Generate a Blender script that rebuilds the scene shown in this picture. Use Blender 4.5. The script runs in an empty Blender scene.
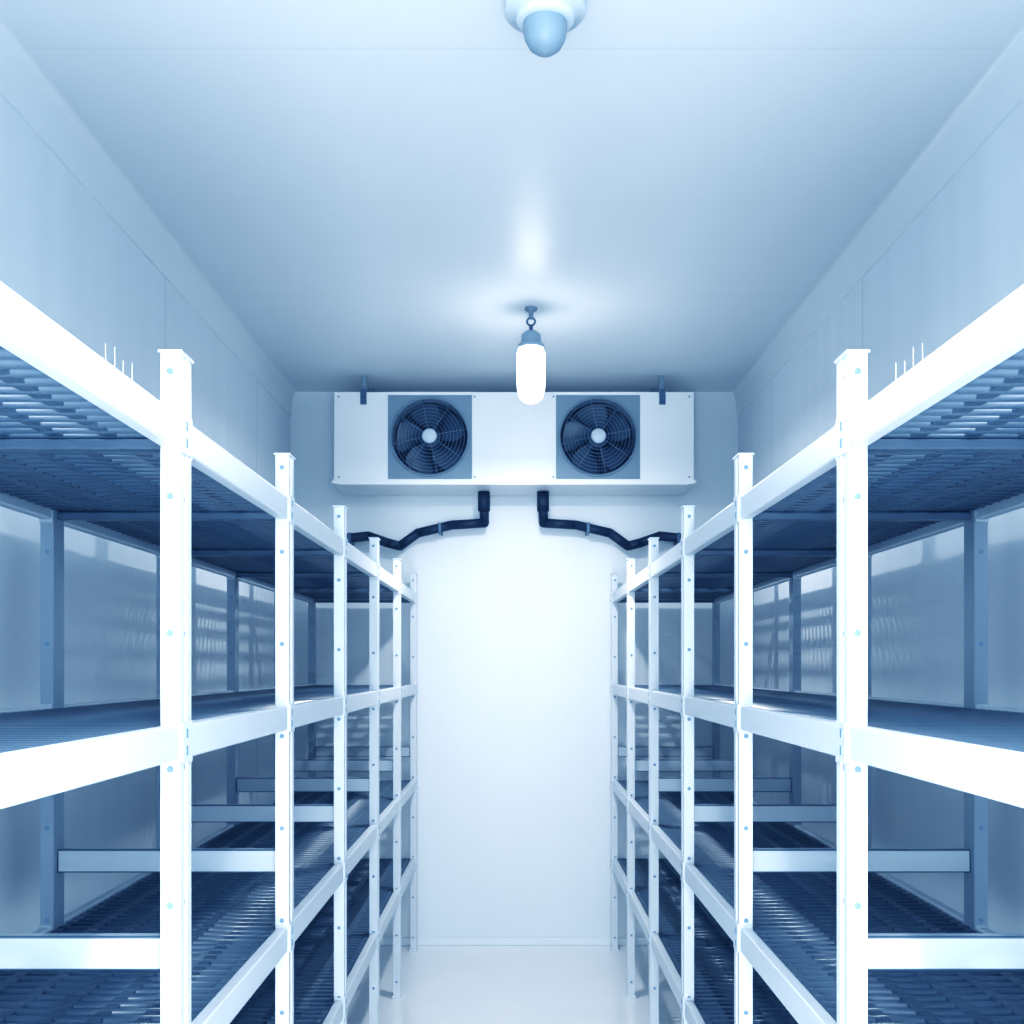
import bpy, bmesh, math
from mathutils import Vector, Matrix
CZ=1.279
S=bpy.context.scene
S.view_settings.view_transform='Standard'
S.view_settings.look='None'
S.view_settings.exposure=.15
# cool toning of the whole picture (colour management curves)
S.view_settings.use_curve_mapping=True
cm=S.view_settings.curve_mapping
def setc(i,pts):
    c=cm.curves[i]
    c.points[0].location=pts[0]; c.points[1].location=pts[-1]
    for p in pts[1:-1]: c.points.new(*p)
setc(0,[(0,0),(.05,.018),(.15,.082),(.35,.275),(.7,.685),(1,1)])
setc(1,[(0,0),(.05,.034),(.15,.127),(.35,.345),(.7,.71),(1,1)])
setc(2,[(0,0),(.05,.066),(.15,.195),(.35,.43),(.7,.77),(1,1)])
cm.update()
col=S.collection

# ---------------- materials ----------------
def mat(name,base,rough=.4,metal=0,noise=0.0,nscale=(8,8,8),bump=0.0,bscale=(40,40,40),seam=None,seamw=.012,spec=.5,coat=0):
    m=bpy.data.materials.new(name); m.use_nodes=True
    nt=m.node_tree; N=nt.nodes; L=nt.links
    b=N['Principled BSDF']
    b.inputs['Roughness'].default_value=rough; b.inputs['Metallic'].default_value=metal
    b.inputs['Specular IOR Level'].default_value=spec
    b.inputs['Coat Weight'].default_value=coat
    b.inputs['Coat Roughness'].default_value=.15
    tc=N.new('ShaderNodeTexCoord')
    mp=N.new('ShaderNodeMapping'); mp.inputs['Scale'].default_value=nscale
    L.new(tc.outputs['Object'],mp.inputs['Vector'])
    nz=N.new('ShaderNodeTexNoise'); nz.inputs['Scale'].default_value=1; nz.inputs['Detail'].default_value=4
    L.new(mp.outputs[0],nz.inputs['Vector'])
    cr=N.new('ShaderNodeMapRange'); cr.inputs[3].default_value=1-noise; cr.inputs[4].default_value=1+noise
    L.new(nz.outputs['Fac'],cr.inputs[0])
    vm=N.new('ShaderNodeVectorMath'); vm.operation='SCALE'; vm.inputs[0].default_value=base
    L.new(cr.outputs[0],vm.inputs['Scale'])
    out=vm.outputs[0]
    if seam:
        ax,per,off,dk=seam
        sp=N.new('ShaderNodeSeparateXYZ'); L.new(tc.outputs['Object'],sp.inputs[0])
        a=N.new('ShaderNodeMath'); a.operation='ADD'; a.inputs[1].default_value=off; L.new(sp.outputs[ax],a.inputs[0])
        p=N.new('ShaderNodeMath'); p.operation='PINGPONG'; p.inputs[1].default_value=per/2; L.new(a.outputs[0],p.inputs[0])
        c=N.new('ShaderNodeMapRange'); c.inputs[1].default_value=0; c.inputs[2].default_value=seamw/2; c.inputs[3].default_value=dk; c.inputs[4].default_value=1
        L.new(p.outputs[0],c.inputs[0])
        v2=N.new('ShaderNodeVectorMath'); v2.operation='SCALE'; L.new(out,v2.inputs[0]); L.new(c.outputs[0],v2.inputs['Scale'])
        out=v2.outputs[0]
    L.new(out,b.inputs['Base Color'])
    if bump>0:
        m2=N.new('ShaderNodeMapping'); m2.inputs['Scale'].default_value=bscale; L.new(tc.outputs['Object'],m2.inputs['Vector'])
        n2=N.new('ShaderNodeTexNoise'); n2.inputs['Scale'].default_value=1; n2.inputs['Detail'].default_value=2
        L.new(m2.outputs[0],n2.inputs['Vector'])
        bp=N.new('ShaderNodeBump'); bp.inputs['Strength'].default_value=bump; bp.inputs['Distance'].default_value=.01
        L.new(n2.outputs['Fac'],bp.inputs['Height']); L.new(bp.outputs[0],b.inputs['Normal'])
    return m
M_ceil=mat('ceiling_panel',(.84,.885,.92),.36,noise=.06,nscale=(1.5,.4,1),bump=.04,bscale=(1.2,30,1),seam=(1,.75,.0,.93),seamw=.008,spec=.09)
M_wall=mat('wall_panel',(.80,.85,.90),.4,noise=.06,nscale=(10,10,.6),bump=.08,bscale=(30,30,1),seam=(1,1.15,.2,.72),spec=.35)
M_back=mat('wall_panel_end',(.80,.85,.89),.4,noise=.03,nscale=(6,6,.6),bump=.05,bscale=(30,30,1))
M_floor=mat('floor_coating',(.92,.935,.95),.14,noise=.04,nscale=(3,3,3),bump=.03,bscale=(8,8,8))
M_trim=mat('trim_white',(.82,.87,.91),.35)
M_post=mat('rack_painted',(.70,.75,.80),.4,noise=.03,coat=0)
M_postb=mat('rack_painted_shaded',(.32,.38,.45),.4,noise=.05)  # same paint as the front posts, darkened to carry the back row's shade
M_brace=mat('brace_shaded',(.52,.58,.64),.38,noise=.05)  # mid tone with the shade on the braces put into the base colour
M_hole=mat('rack_bolt',(.20,.30,.42),.5)
M_grate=mat('grating_plastic',(.085,.12,.165),.30,noise=.1,spec=.7)
M_evap=mat('evaporator_paint',(.88,.91,.93),.35,noise=.02)
M_fanp=mat('fan_plate',(.22,.28,.34),.4)
M_dark=mat('fan_dark',(.015,.025,.045),.5)
M_blade=mat('fan_blade',(.05,.075,.11),.4)
M_wire=mat('wire_guard',(.16,.21,.28),.35,metal=.3)
M_pipe=mat('pipe_insulation',(.012,.024,.045),.6,bump=.3,bscale=(60,60,60))
M_coil=mat('coil_fins',(.05,.08,.12),.4,metal=.6,)
M_sens=mat('sensor_plastic',(.62,.69,.76),.4)
M_lens=mat('sensor_lens',(.28,.36,.44),.45)
M_clip=mat('clip_metal',(.08,.12,.18),.4,metal=.4)
def emis(name,c,s):
    m=bpy.data.materials.new(name); m.use_nodes=True
    b=m.node_tree.nodes['Principled BSDF']; b.inputs['Base Color'].default_value=(.9,.95,1,1)
    b.inputs['Emission Color'].default_value=(*c,1); b.inputs['Emission Strength'].default_value=s
    return m
M_glow=emis('lamp_glass_lit',(.95,.98,1),13)

# ---------------- mesh builder ----------------
class MB:
    def __init__(s): s.bm=bmesh.new(); s.mats=[]
    def mi(s,m):
        if m not in s.mats: s.mats.append(m)
        return s.mats.index(m)
    def faces(s,vs,m,smooth=False):
        i=s.mi(m); fs=set()
        for v in vs:
            for f in v.link_faces: fs.add(f)
        for f in fs: f.material_index=i; f.smooth=smooth
    def box(s,x0,x1,y0,y1,z0,z1,m,bev=0):
        r=bmesh.ops.create_cube(s.bm,size=1,matrix=Matrix.Translation(((x0+x1)/2,(y0+y1)/2,(z0+z1)/2))@Matrix.Diagonal((abs(x1-x0),abs(y1-y0),abs(z1-z0),1)))
        vs=r['verts']; s.faces(vs,m)
        if bev>0:
            es=list({e for v in vs for e in v.link_edges})
            bmesh.ops.bevel(s.bm,geom=es,offset=bev,segments=2,affect='EDGES',profile=.5)
    def cyl(s,p0,p1,r0,m,r1=None,seg=16,smooth=True,caps=True):
        p0=Vector(p0);p1=Vector(p1); d=p1-p0
        if r1 is None:r1=r0
        q=d.to_track_quat('Z','Y').to_matrix().to_4x4()
        r=bmesh.ops.create_cone(s.bm,cap_ends=caps,segments=seg,radius1=r0,radius2=r1,depth=d.length,matrix=Matrix.Translation((p0+p1)/2)@q)
        s.faces(r['verts'],m,smooth)
        for v in r['verts']:
            for f in v.link_faces:
                if len(f.verts)>4: f.smooth=False
    def lathe(s,c,prof,m,seg=32,axis='Z'):
        # prof: list of (r,h)
        i=s.mi(m); rings=[]
        for r,h in prof:
            ring=[]
            for k in range(seg):
                a=2*math.pi*k/seg
                if axis=='Z': co=(c[0]+r*math.cos(a),c[1]+r*math.sin(a),c[2]+h)
                else: co=(c[0]+r*math.cos(a),c[1]+h,c[2]+r*math.sin(a))
                ring.append(s.bm.verts.new(co))
            rings.append(ring)
        for a,b in zip(rings,rings[1:]):
            for k in range(seg):
                f=s.bm.faces.new((a[k],a[(k+1)%seg],b[(k+1)%seg],b[k])); f.material_index=i; f.smooth=True
        return rings
    def torus(s,c,R,r,m,seg=48,rs=6,axis='Y'):
        i=s.mi(m); rings=[]
        for k in range(seg):
            a=2*math.pi*k/seg; ring=[]
            for j in range(rs):
                b=2*math.pi*j/rs; rr=R+r*math.cos(b); h=r*math.sin(b)
                if axis=='Y': co=(c[0]+rr*math.cos(a),c[1]+h,c[2]+rr*math.sin(a))
                else: co=(c[0]+rr*math.cos(a),c[1]+rr*math.sin(a),c[2]+h)
                ring.append(s.bm.verts.new(co))
            rings.append(ring)
        for k in range(seg):
            a=rings[k];b=rings[(k+1)%seg]
            for j in range(rs):
                f=s.bm.faces.new((a[j],b[j],b[(j+1)%rs],a[(j+1)%rs])); f.material_index=i; f.smooth=True
    def prism(s,pts,y0,y1,m):  # pts in xz, extruded along y
        i=s.mi(m)
        a=[s.bm.verts.new((x,y0,z)) for x,z in pts]; b=[s.bm.verts.new((x,y1,z)) for x,z in pts]
        n=len(pts)
        fs=[s.bm.faces.new(a),s.bm.faces.new(b[::-1])]
        for k in range(n): fs.append(s.bm.faces.new((a[k],b[k],b[(k+1)%n],a[(k+1)%n])))
        for f in fs:f.material_index=i
    def prismz(s,pts,z0,z1,m):
        i=s.mi(m)
        a=[s.bm.verts.new((x,y,z0)) for x,y in pts]; b=[s.bm.verts.new((x,y,z1)) for x,y in pts]
        n=len(pts)
        fs=[s.bm.faces.new(a),s.bm.faces.new(b[::-1])]
        for k in range(n): fs.append(s.bm.faces.new((a[k],b[k],b[(k+1)%n],a[(k+1)%n])))
        for f in fs:f.material_index=i
    def tube(s,pts,r,m,seg=12):
        for a,b in zip(pts,pts[1:]): s.cyl(a,b,r,m,seg=seg)
        for p in pts:
            q=bmesh.ops.create_uvsphere(s.bm,u_segments=seg,v_segments=8,radius=r,matrix=Matrix.Translation(p)); s.faces(q['verts'],m,True)
    def mesh(s,name):
        bmesh.ops.recalc_face_normals(s.bm,faces=s.bm.faces)
        me=bpy.data.meshes.new(name); s.bm.to_mesh(me); s.bm.free()
        for m in s.mats: me.materials.append(m)
        return me
    def obj(s,name,parent=None,loc=(0,0,0)):
        o=bpy.data.objects.new(name,s.mesh(name)); col.objects.link(o); o.location=loc
        if parent: o.parent=parent
        return o
def empty(name,loc=(0,0,0)):
    e=bpy.data.objects.new(name,None); col.objects.link(e); e.location=loc; e.empty_display_size=.2; return e

# ---------------- room ----------------
W=1.03; YB=5.06; YF=-1.6; H=CZ+1.265; T=.08
def room(name,*a):
    b=MB(); b.box(*a); return b.obj(name)
room('floor',-W-T,W+T,YF-T,YB+T,-T,0,M_floor)
room('ceiling',-W-T,W+T,YF-T,YB+T,H,H+T,M_ceil)
room('wall_left',-W-T,-W,YF,YB,0,H,M_wall)
room('wall_right',W,W+T,YF,YB,0,H,M_wall)
room('wall_back',-W-T,W+T,YB,YB+T,0,H,M_back)
room('wall_front',-W-T,W+T,YF-T,YF,0,H,M_back)
# ceiling coves (shallow curved profile) + base trims
for n,sx in (('trim_1',-1),('trim_2',1)):
    b=MB(); z1=H
    pts=[(sx*W,z1),(sx*(W-.030),z1)]
    for k in range(1,9):
        a=k/8*math.pi/2
        pts.append((sx*(W-.030+.025*math.sin(a)),z1-.115*(1-math.cos(a))))
    pts.append((sx*W,z1-.118))
    b.prism(pts,YF,YB,M_trim); b.obj(n)
for n,sx in (('baseboard_left',-1),('baseboard_right',1)):
    b=MB(); b.prism([(sx*W,0),(sx*(W-.03),0),(sx*(W-.01),.03),(sx*(W-.008),.05),(sx*W,.05)],YF,YB,M_trim); b.obj(n)
b=MB(); b.box(-W+.03,W-.03,YB-.012,YB,0,.035,M_trim,.003); b.obj('baseboard_back')

# ---------------- shelving racks ----------------
D0=.802; SP=.698; NP=7
YS=[D0+SP*i for i in range(NP)]          # far face of each post
XI=.44; PW=.026; PD=.05; XO=.925
TOPZ=CZ+.418
LV=[(.333,.288),(-.077,-.123),(-.508,-.555),(-.860,-.906)]
# one shared grating mesh
gx0=XI+PW+.001; gx1=XO-PW-.001; GL=SP-.004
def grating():
    b=MB(); w=gx1-gx0
    n=20; pitch=GL/n
    for i in range(n+1):
        y=i*pitch
        r=.0082
        b.cyl((0,y,0),(w,y,0),r,M_grate,seg=10)
    m=6
    for j in range(m+1):
        x=w*j/m
        hw=.010 if j not in(0,m) else .014
        x0=max(0,x-hw);x1=min(w,x+hw)
        b.box(x0,x1,-.004,GL+.004,-.006,.0060,M_grate)
    return b.mesh('shelf_grating')
GM=grating()
def post_mesh(MP):
    b=MB()
    h=TOPZ
    # channel section, groove on the aisle (x=0) face ; x 0..PW ; y -PD..0
    pts=[(0,-PD),(PW,-PD),(PW,0),(0,0),(0,-.017),(.004,-.019),(.004,-.031),(0,-.033)]
    b.prismz(pts,.012,h-.004,MP)
    b.box(-.003,PW+.003,-PD-.003,.003,h-.004,h,MP,.001)
    b.box(-.004,PW+.006,-PD-.005,.005,0,.012,MP,.002)
    zz=CZ+.225
    zs=[]
    while zz>.05: zs.append(zz); zz-=.18
    zs+= [CZ+.39]
    for z in zs:
        b.cyl((PW*.5,-PD-.0015,z),(PW*.5,-PD+.001,z),.0045,M_hole,seg=12)
        b.cyl((.0025,-.025,z),(.006,-.025,z),.0045,M_hole,seg=10)
    # hook connector plates where the beams latch into the post
    for (t,bo) in LV:
        b.box(-.0025,0,-PD+.004,-.004,CZ+bo-.004,CZ+t+.004,MP,.0008)
        for q in (.25,.75):
            zc=CZ+bo+(t-bo)*q
            b.box(-.0035,-.002,-PD+.018,-PD+.024,zc-.006,zc+.006,M_hole)
    return b.mesh('post')
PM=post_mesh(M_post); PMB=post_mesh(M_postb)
def rack(name,sx):
    root=empty(name,(0,0,0))
    for i,y in enumerate(YS):
        for kind,x in (('front',XI),('back',XO)):
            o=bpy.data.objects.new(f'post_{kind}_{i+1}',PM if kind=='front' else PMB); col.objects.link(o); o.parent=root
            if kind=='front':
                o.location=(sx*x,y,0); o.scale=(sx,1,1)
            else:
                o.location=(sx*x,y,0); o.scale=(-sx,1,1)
    # beams
    b=MB()
    for i in range(NP-1):
        ya=YS[i]; yb=YS[i+1]-PD
        for (t,bo) in LV:
            for xa,xb in ((XI+.001,XI+PW-.003),(XO-PW+.003,XO-.001)):
                x0,x1=sorted((sx*xa,sx*xb))
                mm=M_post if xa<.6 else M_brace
                b.box(x0,x1,ya,yb,CZ+bo,CZ+t,mm,.003)
                # end connector plates
                for yy in (ya,yb):
                    s_=1 if yy==ya else -1
                    b.box(x0-.0015,x1+.0015,min(yy,yy+s_*.004),max(yy,yy+s_*.004),CZ+bo-.006,CZ+t+.004,mm)
    b.obj('beams',root)
    b=MB()
    for y in YS:
        x0,x1=sorted((sx*(XI+PW),sx*(XO-PW)))
        for (t,bo) in LV:
            b.box(x0,x1,y-.036,y-.014,CZ+bo+.002,CZ+bo+.016,M_grate,.002)
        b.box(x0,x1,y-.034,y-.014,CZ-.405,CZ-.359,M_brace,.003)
    b.obj('cross_bars',root)
    for l,(t,bo) in enumerate(LV):
        for i in range(NP-1):
            o=bpy.data.objects.new(f'grating_{l+1}_{i+1}',GM); col.objects.link(o); o.parent=root
            o.location=(sx*gx0,YS[i]-PD/2+.002,CZ+t-.012 if l else CZ+t-.020); o.scale=(sx,1,1)
    # small wire prongs standing on the top beam
    b=MB()
    for dy,h in ((0,.026),(.028,.030),(.055,.022),(.085,.028)):
        b.cyl((sx*(XI+.013),1.22+dy,CZ+.331),(sx*(XI+.013),1.22+dy,CZ+.333+h),.0008,M_post,r1=.0004,seg=6)
    b.obj('wire_prongs',root)
rack('storage_shelving_rack',-1)
rack('storage_shelving_rack',1)

# ---------------- evaporator ----------------
EY=4.75; ex=.777; zb=CZ+.80; zt=CZ+1.1875
ev=empty('evaporator_cooler',(0,EY,zb))
def EO(b,n):
    o=b.obj(n,ev); o.matrix_parent_inverse=Matrix.Translation((0,-EY,-zb)); return o
b=MB(); FC=.363; FH=.181; fz=CZ+.993
f0,f1=EY,EY+.012
zl,zh=fz-FH,fz+FH
b.box(-ex,-FC-FH,f0,f1,zb,zt,M_evap,.002)
b.box(-FC+FH,FC-FH,f0,f1,zb,zt,M_evap,.002)
b.box(FC+FH,ex,f0,f1,zb,zt,M_evap,.002)
for c in (-FC,FC):
    b.box(c-FH,c+FH,f0,f1,zb,zl,M_evap); b.box(c-FH,c+FH,f0,f1,zh,zt,M_evap)
b.box(-ex,ex,f1,YB-.01,zt-.01,zt,M_evap)
b.box(-ex,-ex+.012,f1,YB-.01,zb,zt,M_evap); b.box(ex-.012,ex,f1,YB-.01,zb,zt,M_evap)
b.box(-ex+.012,ex-.012,f1,YB-.01,zb,zb+.01,M_evap)
# screws and panel seams
for x in (-ex+.02,-.17,.17,ex-.02):
    for z in (zb+.02,zt-.02): b.cyl((x,f0-.003,z),(x,f0+.001,z),.004,M_fanp,seg=10)
EO(b,'housing')
b=MB() # drip tray
b.prism([(-ex-.008,zb-.006),(-ex-.008,zb+.006),(ex+.008,zb+.006),(ex+.008,zb-.006),(ex-.03,zb-.014),(-ex+.03,zb-.014)],EY-.012,YB-.01,M_evap)
EO(b,'drip_tray')
b=MB(); b.box(-ex+.02,ex-.02,EY+.16,EY+.2,zb+.012,zt-.012,M_dark)
x=-ex+.03
while x<ex-.03:
    b.box(x,x+.002,EY+.145,EY+.16,zb+.012,zt-.012,M_coil); x+=.012
EO(b,'coil')
for n,c in enumerate((-FC,FC)):
    b=MB(); i=b.mi(M_fanp); seg=64; R=.168
    o1=[];o2=[]
    for k in range(seg):
        a=2*math.pi*k/seg+math.pi/4; ca,sa=math.cos(a),math.sin(a)
        m_=max(abs(ca),abs(sa)); o1.append(b.bm.verts.new((c+FH*ca/m_,f0-.002,fz+FH*sa/m_)))
        o2.append(b.bm.verts.new((c+R*ca,f0-.002,fz+R*sa)))
    for k in range(seg):
        f=b.bm.faces.new((o1[k],o1[(k+1)%seg],o2[(k+1)%seg],o2[k])); f.material_index=i
    b.lathe((c,f0,fz),[(R,-.002),(R+.004,-.010),(R-.003,-.012),(R-.006,0),(R-.006,.10)],M_fanp,seg=64,axis='Y')
    EO(b,f'fan_plate_{n+1}')
    b=MB()
    b.lathe((c,f0,fz),[(.0001,.012),(.04,.012),(.045,.02),(.045,.09),(.0001,.09)],M_blade,seg=32,axis='Y')
    nb=5; i=b.mi(M_blade)
    for k in range(nb):
        a0=2*math.pi*k/nb+.3
        G=[]
        for r_i in range(6):
            r=.042+(.150-.042)*r_i/5
            row=[]
            half=.42+.12*math.sin(r_i/5*math.pi)
            sweep=.25*r_i/5
            for t in range(6):
                u=t/5*2-1
                a=a0+sweep+u*half
                yy=f0+.05+u*.025*(1-.3*r_i/5)+.006*u*u
                row.append(b.bm.verts.new((c+r*math.cos(a),yy,fz+r*math.sin(a))))
            G.append(row)
        for p in range(5):
            for q in range(5):
                f=b.bm.faces.new((G[p][q],G[p][q+1],G[p+1][q+1],G[p+1][q])); f.material_index=i; f.smooth=True
    EO(b,f'fan_rotor_{n+1}')
    b=MB()
    for r in [.03,.045,.06,.075,.09,.105,.12,.135,.15,.163]:
        b.torus((c,f0-.016-.012*(1-(r/.163)**2),fz),r,.0011,M_wire)
    for k in range(8):
        a=2*math.pi*k/8+.2
        b.cyl((c+.02*math.cos(a),f0-.028,fz+.02*math.sin(a)),(c+.166*math.cos(a),f0-.014,fz+.166*math.sin(a)),.0017,M_wire,seg=6)
    b.lathe((c,f0,fz),[(.0001,-.036),(.028,-.034),(.034,-.026),(.0001,-.024)],M_sens,seg=24,axis='Y')
    EO(b,f'wire_guard_{n+1}')
b=MB()
for x in (-.65,.64):
    for y in (EY+.03,EY+.25):
        b.box(x-.010,x+.010,y-.012,y+.012,zt,H,M_fanp)
    b.box(x-.014,x+.014,EY-.006,EY+.04,zt-.055,zt+.015,M_clip,.002)
    b.cyl((x,EY-.014,zt-.04),(x,EY,zt-.04),.008,M_clip,seg=6)
EO(b,'mounting_brackets')

# ---------------- drain pipes ----------------
def P(px,py,d): return ((px-514)*d/1100,d,CZ+(667-py)*d/1100)
for sx,xc in ((-1,484),(1,543)):
    rt=empty('insulated_drain_pipe',P(xc,500,4.93))
    d=4.97
    pts=[P(xc,505,4.93)]
    mir=lambda v: v if sx<0 else 1028-v
    for px,py in ((484.5,523),(452,525),(418,533),(400,546),(388,543),(368,536),(330,540),(297,545)):
        pts.append(P(mir(px),py,d))
    b=MB(); b.tube(pts,.021,M_pipe)
    ptop=Vector(P(xc,497,4.93)); ptop.z=zb-.016
    b.cyl(ptop,(ptop.x,ptop.y,ptop.z-.085),.027,M_pipe,seg=20)
    for px,py in ((440,528),(350,538)):
        p=P(mir(px),py,d); b.box(p[0]-.008,p[0]+.008,d-.022,YB-.001,p[2]-.024,p[2]+.022,M_clip,.002)
    o=b.obj('pipe',rt); o.matrix_parent_inverse=Matrix.Translation(rt.location).inverted()

# ---------------- lamps ----------------
def lamp(x,y,r=1.0):
    rt=empty('jar_ceiling_lamp',(x,y,H))
    b=MB()
    b.lathe((0,0,0),[(.0001,0),(.022,0),(.022,-.008),(.010,-.012),(.006,-.04),(.0001,-.04)],M_fanp)
    b.torus((0,0,-.048),.014,.0035,M_clip,seg=24,axis='Y')
    b.cyl((0.0,0,-.06),(0,0,-.085),.007,M_clip)
    b.obj('mount',rt)
    b=MB()
    b.lathe((0,0,0),[(.0001,-.082),(.022,-.084),(.034,-.095),(.036,-.125),(.046,-.130),(.046,-.142),(.0001,-.142)],M_lens)
    b.obj('socket_cap',rt)
    b=MB()
    b.lathe((0,0,0),[(.0001,-.142),(.043,-.143),(.049,-.16),(.050,-.24),(.048,-.29),(.040,-.318),(.024,-.332),(.0001,-.336)],M_glow)
    b.obj('glass_jar',rt)
    return rt
def light(name,kind,loc,rot,power,size,sy=None,colr=(1,.99,.98)):
    l=bpy.data.lights.new(name,kind); l.energy=power; l.color=colr
    l.shape='RECTANGLE' if sy else 'DISK'; l.size=size
    if sy: l.size_y=sy
    o=bpy.data.objects.new(name,l); col.objects.link(o); o.location=loc; o.rotation_euler=rot
    return o
lamp(.06,3.876); lamp(.06,.25)
light('lamp_downlight','AREA',(.06,3.876,H-.36),(0,0,0),15,.09)
light('lamp_downlight','AREA',(.06,.25,H-.36),(0,0,0),24,.09)
light('rear_fill_light','AREA',(0,-1.5,1.45),(math.radians(101),0,0),40,1.8,2.0,(.90,.96,1))  # added fill behind the camera; there is no doorway in the front wall
light('ceiling_fill_light','AREA',(0,-.9,.35),(math.radians(124),0,0),52,1.0,.6,(.90,.96,1))  # unseen fill added low behind the camera to brighten the ceiling, no fixture

# ---------------- ceiling sensor ----------------
rt=empty('ceiling_motion_sensor',(.058,2.05,H))
b=MB(); b.lathe((0,0,0),[(.0001,0),(.076,0),(.076,-.040),(.0755,-.046),(.072,-.050),(.056,-.052),(.055,-.060),(.052,-.064),(.042,-.066),(.0001,-.066)],M_sens,seg=48)
b.box(-.004,.004,-.078,-.07,-.03,-.01,M_clip)
b.obj('base',rt)
b=MB(); b.lathe((0,0,-.065),[(.041,0),(.041,-.012),(.038,-.029),(.030,-.045),(.017,-.055),(.0001,-.058)],M_lens,seg=40); b.obj('dome_lens',rt)

# ---------------- world & camera ----------------
w=bpy.data.worlds.new('world'); S.world=w; w.use_nodes=True
w.node_tree.nodes['Background'].inputs[0].default_value=(.35,.55,.9,1); w.node_tree.nodes['Background'].inputs[1].default_value=.3
cd=bpy.data.cameras.new('camera'); cam=bpy.data.objects.new('camera',cd); col.objects.link(cam)
cam.location=(0,0,CZ); cam.rotation_euler=(math.radians(90),0,0)
cd.sensor_width=36; cd.sensor_fit='HORIZONTAL'; cd.lens=36*1100/1024
cd.shift_x=-2/1024; cd.shift_y=155/1024; cd.clip_start=.02
S.camera=cam
